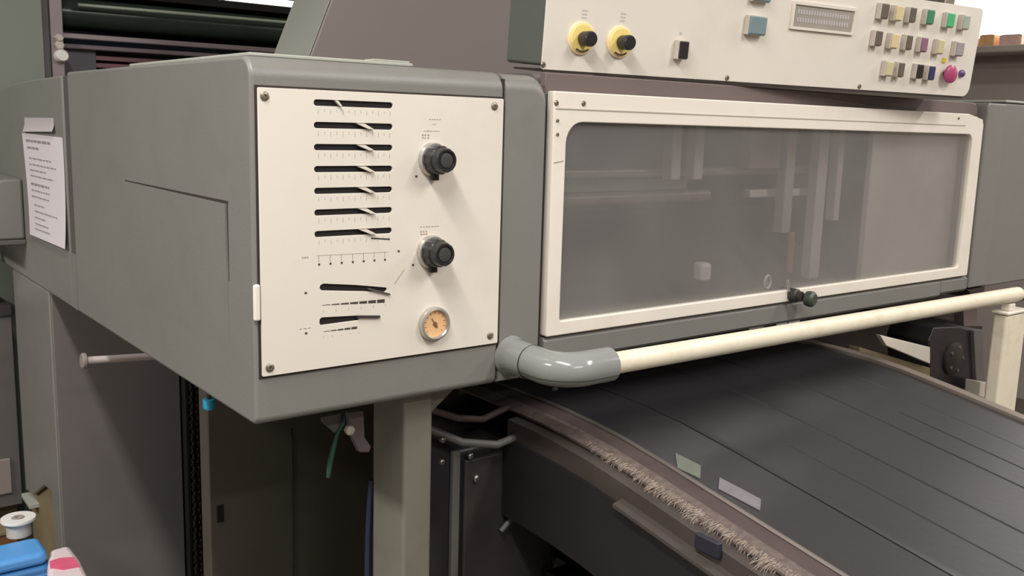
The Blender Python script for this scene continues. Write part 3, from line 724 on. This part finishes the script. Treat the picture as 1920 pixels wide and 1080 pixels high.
swept('edge_bead', [(0.5925, -0.002), (0.5945, 0.0015), (0.5975, 0.0015), (0.5975, -0.004)], mat('dim_bead_metal', (104, 95, 90), 0.45, metal=0.3))
swept('fabric_border', [(0.535, -0.013), (0.562, -0.0055), (0.562, -0.012), (0.535, -0.017)], mat('fabric_border', (96, 84, 78), 0.8, var=0.25, scale=90, bump=0.5, bscale=400))
# labels lying on the ledge: flat stickers
def sticker(pix, m, n):
    q = []
    for (px, py) in pix:
        p = at(px, py, z=0.82)
        for _ in range(6): p = at(px, py, z=bz(p.y) + 0.0016)
        q.append(p)
    bm = bmesh.new(); hexa(bm, [p + Vector((0, 0, 0.0012)) for p in q], q)
    return link_mesh(n, bm, m, brd, smooth=False)
st1 = mat('grey_green_sticker', (102, 106, 96), 0.6, var=0.1, scale=60); st2 = mat('pale_grey_sticker', (116, 112, 114), 0.6, var=0.1, scale=60)
s1 = sticker([(1266, 850), (1314, 874), (1313, 898), (1270, 878)], st1, 'sticker'); s1['label'] = 'small greenish grey sticker'
s2 = sticker([(1349, 896), (1427, 937), (1425, 958), (1347, 917)], st2, 'sticker'); s2['label'] = 'longer pale grey sticker'
# frayed fringe
bm = bmesh.new()
for i in range(3600):
    y = -0.08 - 1.1 * random.random(); dens = min(1, (-y) / 0.25)
    if random.random() > dens: continue
    z = bz(y) - 0.013; L_ = random.uniform(0.006, 0.022) * (0.45 + 0.55 * dens) * (0.35 + 1.5 * max(0, 0.5 + noise.noise(Vector((y * 38, 0, 3)))))
    a = Vector((0.545 + random.uniform(-0.004, 0.006), y, z + random.uniform(0.0, 0.005)))
    d = Vector((-1, random.uniform(-0.2, 0.9), random.uniform(-0.75, -0.1))).normalized()
    mid = a + d * L_ * 0.6; e = mid + (d + Vector((0, random.uniform(-0.5, 0.5), -0.6))).normalized() * L_ * 0.4
    wv = Vector((0, 0.00042, 0.00025))
    v_ = [bm.verts.new(p) for p in (a - wv, a + wv, mid + wv, mid - wv, e)]
    bm.faces.new(v_[:4]); bm.faces.new((v_[3], v_[2], v_[4]))
fr = link_mesh('fringe', bm, FIBRE, brd, smooth=False); fr['kind'] = 'stuff'
# side frame below the fringe
swept('side_frame', [(0.512, -0.022), (0.556, -0.018), (0.556, -0.09), (0.512, -0.09)], mat('brown_side_frame', (70, 62, 58), 0.5, var=0.2, scale=12), y0=0.095)
swept('lower_flange', [(0.492, -0.0505), (0.512, -0.046), (0.512, -0.055), (0.492, -0.056)], mat('dim_flange_metal', (84, 77, 72), 0.45, metal=0.3), y0=-0.2)
swept('lower_band', [(0.505, -0.056), (0.515, -0.056), (0.515, -0.20), (0.505, -0.20)], mat('black_side_sheet', (34, 31, 32), 0.45, var=0.2), y0=0.095)
ca = at(1306, 992, x=0.508); cb = at(1350, 1050, x=0.508)
B('cable_block', (0.504, cb.y, cb.z), (0.513, ca.y, ca.z - 0.004), mat('navy_black_rubber', (38, 36, 50), 0.5), brd, bevel=0.003)
swept('right_rim', [(1.442, -0.012), (1.442, 0.004), (1.462, 0.006), (1.468, -0.03), (1.45, -0.03)], RIM)
B('under_frame', (0.68, -1.15, 0.50), (1.40, 0.40, 0.60), DARKER, brd)
B('front_tie', (0.60, -1.08, 0.46), (0.68, 0.08, 0.52), DARKER, brd)
for y in (-1.05, -0.12, 0.425):
    B('leg', (0.60, y - 0.03, 0.0), (0.66, y + 0.03, 0.52), UNDER, brd)
    B('leg', (1.34, y - 0.03, 0.0), (1.40, y + 0.03, 0.52), UNDER, brd)

# ------------------------------------------------------------------ things beyond the board, under the hood on the right
rb = thing('cream_bracket', 'cream angled bracket plate beside the board under the rail', 'bracket', (1.55, 0.0, 0.8))
def quad_plate(name, pix, y, th, m, parent):
    q = [at(px, py, y=y) for (px, py) in pix]; bm = bmesh.new(); hexa(bm, q, [p + Vector((0, th, 0)) for p in q])
    return link_mesh(name, bm, m, parent, bevel=0.001)
quad_plate('bracket_plate', [(1650, 628), (1744, 651), (1744, 682), (1662, 648)], 0.0, 0.012, FRAMEM, rb)
quad_plate('bracket_foot', [(1612, 651), (1744, 690), (1744, 712), (1700, 700), (1640, 668), (1612, 660)], 0.02, 0.03, TAN, rb)
mo = thing('drive_motor', 'black motor housing standing right of the cream bracket', 'motor', (1.9, 0.1, 0.55))
q = [at(px, py, y=0.03) for px, py in ((1742, 640), (1752, 614), (1800, 612), (1826, 622), (1832, 736), (1800, 728), (1744, 712))]
bm = bmesh.new(); hexa(bm, q, [p + Vector((0, 0.12, 0)) for p in q]); link_mesh('motor_housing', bm, DARKER, mo, bevel=0.004)
c = at(1786, 672, y=0.03); lathe('motor_flange', [(0.045, 0), (0.045, 0.006), (0.03, 0.012), (0.012, 0.014), (0.0, 0.014)], c, (0, -1, 0), DARK, mo)
for a in range(0, 360, 72):
    cc = c + Vector((0.033 * math.cos(math.radians(a)), -0.008, 0.033 * math.sin(math.radians(a))))
    lathe('bolt', [(0.005, 0), (0.005, 0.005), (0, 0.006)], cc, (0, -1, 0), STEEL, mo, 8)
quad_plate('side_strip', [(1826, 620), (1842, 618), (1846, 725), (1832, 736)], 0.02, 0.1, UNDER, mo)
up = thing('short_upright', 'pale lilac upright behind the black motor under the hood', 'upright', (2.0, 0.1, 0.8))
quad_plate('upright_body', [(1806, 575), (1832, 572), (1834, 618), (1808, 616)], 0.16, 0.03, LILAC, up)
quad_plate('upright_foot', [(1800, 612), (1842, 612), (1842, 622), (1800, 620)], 0.155, 0.32, DARKER, up)
bp = thing('cream_base_plate', 'pale plate at the foot of the cream post beside the black motor', 'plate', (2.0, 0.0, 0.66))
quad_plate('plate_body', [(1838, 716), (1872, 722), (1872, 756), (1836, 742)], -0.03, 0.04, COLLAR, bp)
quad_plate('plate_edge', [(1836, 742), (1872, 756), (1872, 762), (1836, 748)], -0.032, 0.04, RIM, bp)
dk = thing('machine_interior', 'dark interior frame of the press behind the feed board', 'machine frame', (1.2, 0.5, 0.0))
B('rear_plate', (0.7, 0.48, 0.0), (2.9, 0.52, 0.945), DARK, dk)
B('cross_beam', (0.62, 0.40, 0.87), (2.6, 0.46, 0.93), DARKER, dk)
# torn paper bits on the underside of the hood
pbits = thing('paper_scraps', 'white torn paper scraps caught between hood and rail', 'paper', at(1450, 607, y=0.02))
for (x0, x1) in ((1405, 1432), (1456, 1476), (1478, 1500)):
    q = [at(x0, 618 - (x0 - 1405) * .14, y=0.012), at(x1, 617 - (x1 - 1405) * .14, y=0.012), at(x1 - 2, 605 - (x1 - 1405) * .14, y=0.012), at(x0 + 3, 609 - (x0 - 1405) * .14, y=0.012)]
    bm = bmesh.new(); hexa(bm, q, [p + Vector((0, 0.002, 0)) for p in q]); link_mesh('scrap', bm, WHITE, pbits, smooth=False)

# ------------------------------------------------------------------ below the cabinet
post = thing('support_post', 'grey square post holding up the cream-panelled cabinet', 'post', (0.29, 0.1, 0.0))
B('post_body', (0.268, 0.05, 0.0), (0.322, 0.150, 0.921), POSTM, post, bevel=0.005, seg=3)
prism('gusset', [(0.322, 0.87), (0.322, 0.92), (0.39, 0.92)], 'y', 0.07, 0.12, POSTM, post)
B('top_plate', (0.25, 0.04, 0.921), (0.36, 0.17, 0.9295), POSTM, post)
gb = thing('gearbox', 'black oily gearbox right of the grey support post', 'gearbox', (0.5, 0.25, 0.0))
B('gearbox_body', (0.405, 0.11, 0.0), (0.66, 0.40, 0.785), DARKER, gb, bevel=0.012, seg=3)
B('cover_plate', (0.425, 0.100, 0.05), (0.63, 0.111, 0.765), DARK, gb, bevel=0.003)
B('corner_strip', (0.400, 0.102, 0.0), (0.416, 0.112, 0.785), UNDER, gb, bevel=0.002)
tube('hose', [Vector(p) for p in ((0.36, 0.12, 0.83), (0.41, 0.09, 0.805), (0.47, 0.07, 0.795), (0.54, 0.08, 0.80), (0.60, 0.10, 0.82), (0.66, 0.14, 0.85))], 0.007, UNDER, gb)
tube('hose', [Vector(p) for p in ((0.34, 0.10, 0.875), (0.40, 0.09, 0.85), (0.46, 0.10, 0.835), (0.53, 0.12, 0.84))], 0.006, BOARDE, gb)
for (px, py, rr) in ((882, 855, 0.006), (893, 897, 0.007), (830, 825, 0.005), (828, 866, 0.005)):
    p = at(px, py, y=0.098); lathe('bolt', [(rr, -0.004), (rr, 0.003), (rr * 0.6, 0.005), (0, 0.005)], p, (0, -1, 0), STEEL, gb, 10)
B('pale_plate', (0.56, 0.094, 0.735), (0.59, 0.101, 0.757), UNDER, gb, bevel=0.002)  # small raised plate, paler than the cover around it
tube('drain_pipe', [(0.50, 0.09, 0.62), (0.53, 0.085, 0.65), (0.555, 0.09, 0.675)], 0.005, UNDER, gb)
for x in (0.672, 0.73):
    pass
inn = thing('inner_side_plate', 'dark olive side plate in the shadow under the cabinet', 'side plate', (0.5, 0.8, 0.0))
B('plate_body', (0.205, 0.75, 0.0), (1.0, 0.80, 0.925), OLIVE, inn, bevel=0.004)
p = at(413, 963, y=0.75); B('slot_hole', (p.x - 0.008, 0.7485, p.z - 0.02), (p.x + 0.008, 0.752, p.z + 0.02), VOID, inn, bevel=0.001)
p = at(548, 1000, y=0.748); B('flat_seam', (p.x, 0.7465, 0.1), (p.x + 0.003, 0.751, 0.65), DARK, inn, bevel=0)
bkp = thing('dark_gap_backdrop', 'black backdrop plate painting in the shade behind the hanging chain under the cabinet', 'plate', (0.3, 1.25, 0.0))  # dark sheet added to paint the deep shade of the gap
B('backdrop_plate', (0.302, 1.20, 0.0), (0.62, 1.24, 0.925), DARKER, bkp)
B('backdrop_lip', (0.302, 1.17, 0.0), (0.312, 1.20, 0.925), VOID, bkp)
ch = thing('drive_chain', 'black drive chain hanging in the dark gap under the cabinet', 'chain', (0.262, 0.98, 0.0))
top = at(362, 740, y=0.98); lowz = 0.15; n = 0
bm = bmesh.new()
for s_ in (-1, 1):
    o3 = rrect(-0.005, -0.011, 0.005, 0.011, 0.0045, 4)
    hexa(bm, [(s_ * 0.006, p[0], p[1]) for p in o3], [(s_ * 0.006 + 0.002, p[0], p[1]) for p in o3])
for s_ in (-1, 1): rod_bm(bm, (-0.009, 0, s_ * 0.006), (0.009, 0, s_ * 0.006), 0.003, 8)
lk0 = link_mesh('chain_link', bm, STEEL, None); lk0.parent = ch; ch['_c'] = 1
cx_ = top.x; lk0.location = Vector((cx_, 0.98, 0.885)) - ch.location
zc = 0.885 - 0.0155
STEELD = mat('oily_chain_steel', (70, 64, 60), 0.4, metal=0.8); lk0.data.materials[0] = STEELD
while zc > 0.2:
    c2 = lk0.copy(); C.objects.link(c2); c2.parent = ch; c2.location = Vector((cx_ + (0.0022 if n % 2 else 0), 0.98, zc)) - ch.location; zc -= 0.0155; n += 1
del ch['_c']
sp = thing('spindle_rod', 'short steel rod with a flanged head sticking out under the cabinet', 'rod', (0.05, 0.85, 0.84))
a = Vector((-0.010, 0.85, 0.8415)); b = Vector((0.21, 0.85, 0.828))
rod('rod_shaft', a, b, 0.0078, mat('lilac_steel_rod', (206, 192, 188), 0.35), sp)
lathe('rod_head', [(0.014, 0), (0.0165, 0.002), (0.0165, 0.008), (0.010, 0.011)], a - Vector((0.008, 0, 0)), b - a, TAUPE, sp)
B('rod_mount', (0.2, 0.80, 0.78), (0.235, 0.90, 0.88), DARK, sp)
kn = bpy.data.objects.new('bottom_plug', None); C.objects.link(kn); kn.parent = cab; kn['label'] = 'cyan plastic plug'; kn.empty_display_size = 0.01
c = at(392, 757, y=0.22); lathe('cap_head', [(0.0, 0), (0.007, 0.001), (0.0095, 0.005), (0.0095, 0.018)], c - Vector((0, 0, 0.010)), (0, 0, 1), CYAN, kn)
lathe('cap_stem', [(0.004, 0.0), (0.004, 0.02)], c + Vector((0, 0, 0.008)), (0, 0, 1), DARK, kn)
hb = thing('hanging_bracket', 'grey bent metal bracket hanging under the cabinet left of the post', 'bracket', (0.2, 0.12, 0.86))
quad_plate('bracket_tab', [(603, 782), (640, 775), (640, 805), (628, 812), (603, 790)], 0.12, 0.004, UNDER, hb)
quad_plate('bracket_arm', [(654, 774), (682, 770), (684, 820), (696, 838), (692, 848), (674, 848), (662, 822), (656, 805)], 0.10, 0.012, mat('dim_mauve_bracket', (104, 92, 94), 0.5), hb)
lathe('bracket_nut', [(0.008, 0), (0.008, 0.008), (0.004, 0.010), (0, 0.010)], at(653, 805, y=0.10), (0, -1, 0), COLLAR, hb, 6)
gs = thing('green_tie', 'dark green tie string dangling from the hanging bracket', 'string', at(632, 800, y=0.12))
pp = [at(px, py, y=0.118) for px, py in ((640, 800), (632, 815), (625, 840), (619, 865), (615, 895))]
tube('string', pp, [0.0025, 0.003, 0.004, 0.0045, 0.003], GREENS, gs, 8)
rod('string_knot', pp[0], pp[0] + Vector((0.01, 0, 0.02)), 0.004, GREENS, gs, 8)
bc = thing('blue_cable', 'dark blue cable running down behind the support post', 'cable', (0.24, 0.16, 0.0))
tube('cable', [at(px, py, y=0.17) for px, py in ((698, 900), (694, 950), (691, 1010), (690, 1080), (690, 1200))], 0.006, CABLEB, bc, 10)
rod('cable_clip', at(698, 912, y=0.17), at(704, 912, y=0.158), 0.004, BLACK, bc, 8)

# ------------------------------------------------------------------ press unit behind
pu = thing('printing_unit', 'press unit with dark rollers between grey frames behind the cabinet', 'press unit', (0.5, 1.9, 0.0))
Y = 1.84
def XZ(px, py, y=Y): return at(px, py, y=y)
xl = XZ(-30, 50).x; xa = XZ(80, 50).x; xb = XZ(96, 50).x; xc = XZ(120, 50).x
prism('side_frame', rrect(-0.35, 0.0, xa, 2.4, 0.002, 2), 'y', Y, 2.7, mat('grey_green_paint', (128, 134, 122), 0.45, var=0.05, scale=2), pu, bevel=0.012, seg=3)
B('frame_groove', (xa, Y + 0.02, 0.0), (xb, 2.6, 2.4), UNDER, pu)
B('inner_jamb', (xb, Y + 0.01, 0.0), (xc, 2.6, 2.4), LILAC, pu, bevel=0.003)
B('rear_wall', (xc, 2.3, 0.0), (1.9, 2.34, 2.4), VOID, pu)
B('side_frame', (1.9, Y, 0.0), (2.0, 2.6, 2.4), GREYD, pu)
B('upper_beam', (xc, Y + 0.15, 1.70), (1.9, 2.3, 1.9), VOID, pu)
def roller(name, px, py, y, rr, m, ends=True):
    p = at(px, py, y=y); bm = bmesh.new(); prof_ = [(rr * 0.35, -0.0), (rr * 0.35, 0.02), (rr * 0.97, 0.021), (rr, 0.024), (rr, 1.62), (rr * 0.4, 1.64)]
    lathe_bm(bm, prof_, (xc + 0.002, y, p.z), (1, 0, 0), 32); return link_mesh(name, bm, m, pu)
roller('roller', 330, 42, 2.00, 0.045, GREENR)
roller('roller', 330, 75, 2.11, 0.052, BLUER)
roller('roller', 330, -18, 2.06, 0.050, GREENR)
rod('thin_rod', at(146, 9, y=1.92), at(560, 44, y=1.92), 0.0055, PALE, pu)
# lilac tie bar, and the slatted guard below it
q = at(122, 66, y=1.86)
B('tie_bar', (xc - 0.02, 1.86, q.z - 0.0085), (1.9, 1.88, q.z + 0.0075), LILAC, pu, bevel=0.003)
B('tie_bar', (xc, 1.875, q.z - 0.036), (1.9, 1.89, q.z - 0.022), mat('dull_mauve_metal', (112, 98, 100), 0.45), pu, bevel=0.003)
B('guard_plate', (xc, 1.90, q.z - 0.18), (xc + 0.10, 1.91, q.z - 0.03), mat('slate_mauve_paint', (92, 86, 92), 0.5), pu)
for k in range(4):
    zz = q.z - 0.050 - 0.0215 * k
    B('guard_slat', (xc + 0.08, 1.902, zz - 0.014), (1.9, 1.912, zz), RED, pu, bevel=0.002)
B('guard_backing', (xc + 0.05, 1.92, q.z - 0.2), (1.9, 1.925, q.z - 0.03), VOID, pu, bevel=0)
for (px, py, rr, m, d) in ((111, 71, 0.012, COLLAR, 0.012), (112, 85, 0.013, COLLAR, 0.010), (115, 105, 0.0185, WHITE, 0.022)):
    p = at(px, py, y=1.84); lathe('bolt_cap' if m is WHITE else 'hex_bolt', [(rr, -0.02), (rr, d * 0.6), (rr * 0.75, d), (0, d)], p, (0, -1, 0), m, pu, 24 if m is WHITE else 6)
lt_ = thing('tube_lamp', 'bright white tube lamp glimpsed at the top above the rollers', 'lamp', at(490, -2, y=1.7))
tl = mat('lit_tube', (255, 250, 242), 0.5, var=0, emit=1.6)
rod('lamp_tube', at(420, -6, y=1.7), at(700, 24, y=1.7), 0.010, tl, lt_)
rod('lamp_cap', at(412, -7, y=1.7), at(420, -6, y=1.7), 0.012, WHITE, lt_)
# sloped cover in front of the rollers
sc = thing('sloped_cover', 'large taupe grey sloped cover rising behind the cabinet', 'cover', (0.9, 1.0, 1.43))
fy = 0.93
def fx(px, py, y=fy): return at(px, py, y=y)
b0 = fx(583, 104); t0 = fx(622, 0); sl_ = (t0.x - b0.x) / (t0.z - b0.z)
zt = 2.0; zb = 1.434
def xat(z): return b0.x + sl_ * (z - b0.z)
front = [Vector((xat(zb), fy, zb)), Vector((1.45, fy, zb)), Vector((1.45, fy, zt)), Vector((xat(zt), fy, zt))]
# rear edge shares the same slope, 0.22 further back
bm = bmesh.new(); hexa(bm, front, [p + Vector((0, 0.20, 0)) for p in front])
link_mesh('cover_body', bm, TAUPE, sc, bevel=0.004)
lf = [Vector((xat(zb) - 0.002, fy + 0.004, zb)), Vector((xat(zt) - 0.002, fy + 0.004, zt)), Vector((xat(zt) - 0.002, fy + 0.205, zt)), Vector((xat(zb) - 0.002, fy + 0.205, zb))]
bm = bmesh.new(); hexa(bm, lf, [p + Vector((-0.004, 0, 0)) for p in lf]); link_mesh('lit_side_facing', bm, GREYL, sc)  # paler sheet paints in the light falling on the cover's left side
B('cover_foot', (0.55, 0.96, 0.0), (1.4, 1.12, 1.434), UNDER, sc)
# grey rag-like lid edge on top of the cabinet
tp = thing('top_cover_plate', 'thin grey cover plate lying on top of the cabinet', 'plate', (0.15, 0.1, 1.427))
B('plate_body', (0.012, 0.030, 1.4272), (0.265, 0.55, 1.4325), GREYL, tp, bevel=0.0015)
B('plate_lip', (0.20, 0.034, 1.4325), (0.262, 0.06, 1.4355), GREYL, tp, bevel=0.001)

# ------------------------------------------------------------------ bottom left: canister and bag
cz = 0.40
cn = thing('blue_canister', 'blue plastic canister with a white reel on top at the bottom left', 'canister', (-0.15, 1.0, 0.0))
A0 = at(74, 1002, z=cz); 
prism('canister_body', rrect(A0.x - 0.20, 0.945, A0.x, 1.055, 0.018, 4), 'z', 0.0, cz - 0.03, DBLUE, cn, bevel=0.008, seg=3)
prism('canister_shoulder', rrect(A0.x - 0.195, 0.950, A0.x - 0.004, 1.050, 0.018, 4), 'z', cz - 0.028, cz, LBLUE, cn, bevel=0.010, seg=3)
B('canister_band', (A0.x - 0.203, 0.942, cz - 0.065), (A0.x + 0.003, 1.058, cz - 0.045), DBLUE, cn, bevel=0.004)
rc0 = at(36, 1002, z=cz + 0.001)
rl = thing('paper_reel', 'white flanged reel standing on the blue canister', 'reel', rc0)
lathe('reel_core', [(0.026, 0.0), (0.026, 0.035)], rc0, (0, 0, 1), COLLAR, rl)
lathe('reel_flange', [(0.012, 0.034), (0.036, 0.034), (0.037, 0.037), (0.036, 0.041), (0.014, 0.041), (0.012, 0.036)], rc0, (0, 0, 1), WHITE, rl, 32)
lathe('reel_hub', [(0.012, 0.03), (0.012, 0.0425), (0.007, 0.0425), (0.007, 0.034), (0, 0.034)], rc0, (0, 0, 1), INK, rl)
bg = thing('pink_bag', 'pale bag with pink print lying beside the blue canister', 'bag', (-0.03, 0.85, 0.0))
bz_ = 0.385
tq = [at(px, py, z=bz_) for px, py in ((88, 1060), (92, 1030), (130, 1020), (150, 1046), (172, 1090), (88, 1098))]
bm = bmesh.new(); hexa(bm, tq, [Vector((p.x, p.y, 0.0)) for p in tq]); link_mesh('bag_body', bm, BAGW, bg, bevel=0.012, seg=3)
tq2 = [at(px, py, z=bz_ + 0.0015) for px, py in ((93, 1052), (112, 1046), (138, 1044), (150, 1062), (118, 1068), (94, 1064))]
bm = bmesh.new(); hexa(bm, [p for p in tq2], [p - Vector((0, 0, 0.003)) for p in tq2]); link_mesh('pink_print', bm, PINK, bg, smooth=False)

# tidy helper flags; marks too small to pick apart stay joined
for o in bpy.data.objects:
    if o.name.split('.')[0] in ('faint_print', 'printed_mark', 'printed_text', 'display_cell', 'printed_arc', 'gauge_scale'): o['kind'] = 'stuff'
for o in bpy.data.objects:
    if '_local' in o: del o['_local']
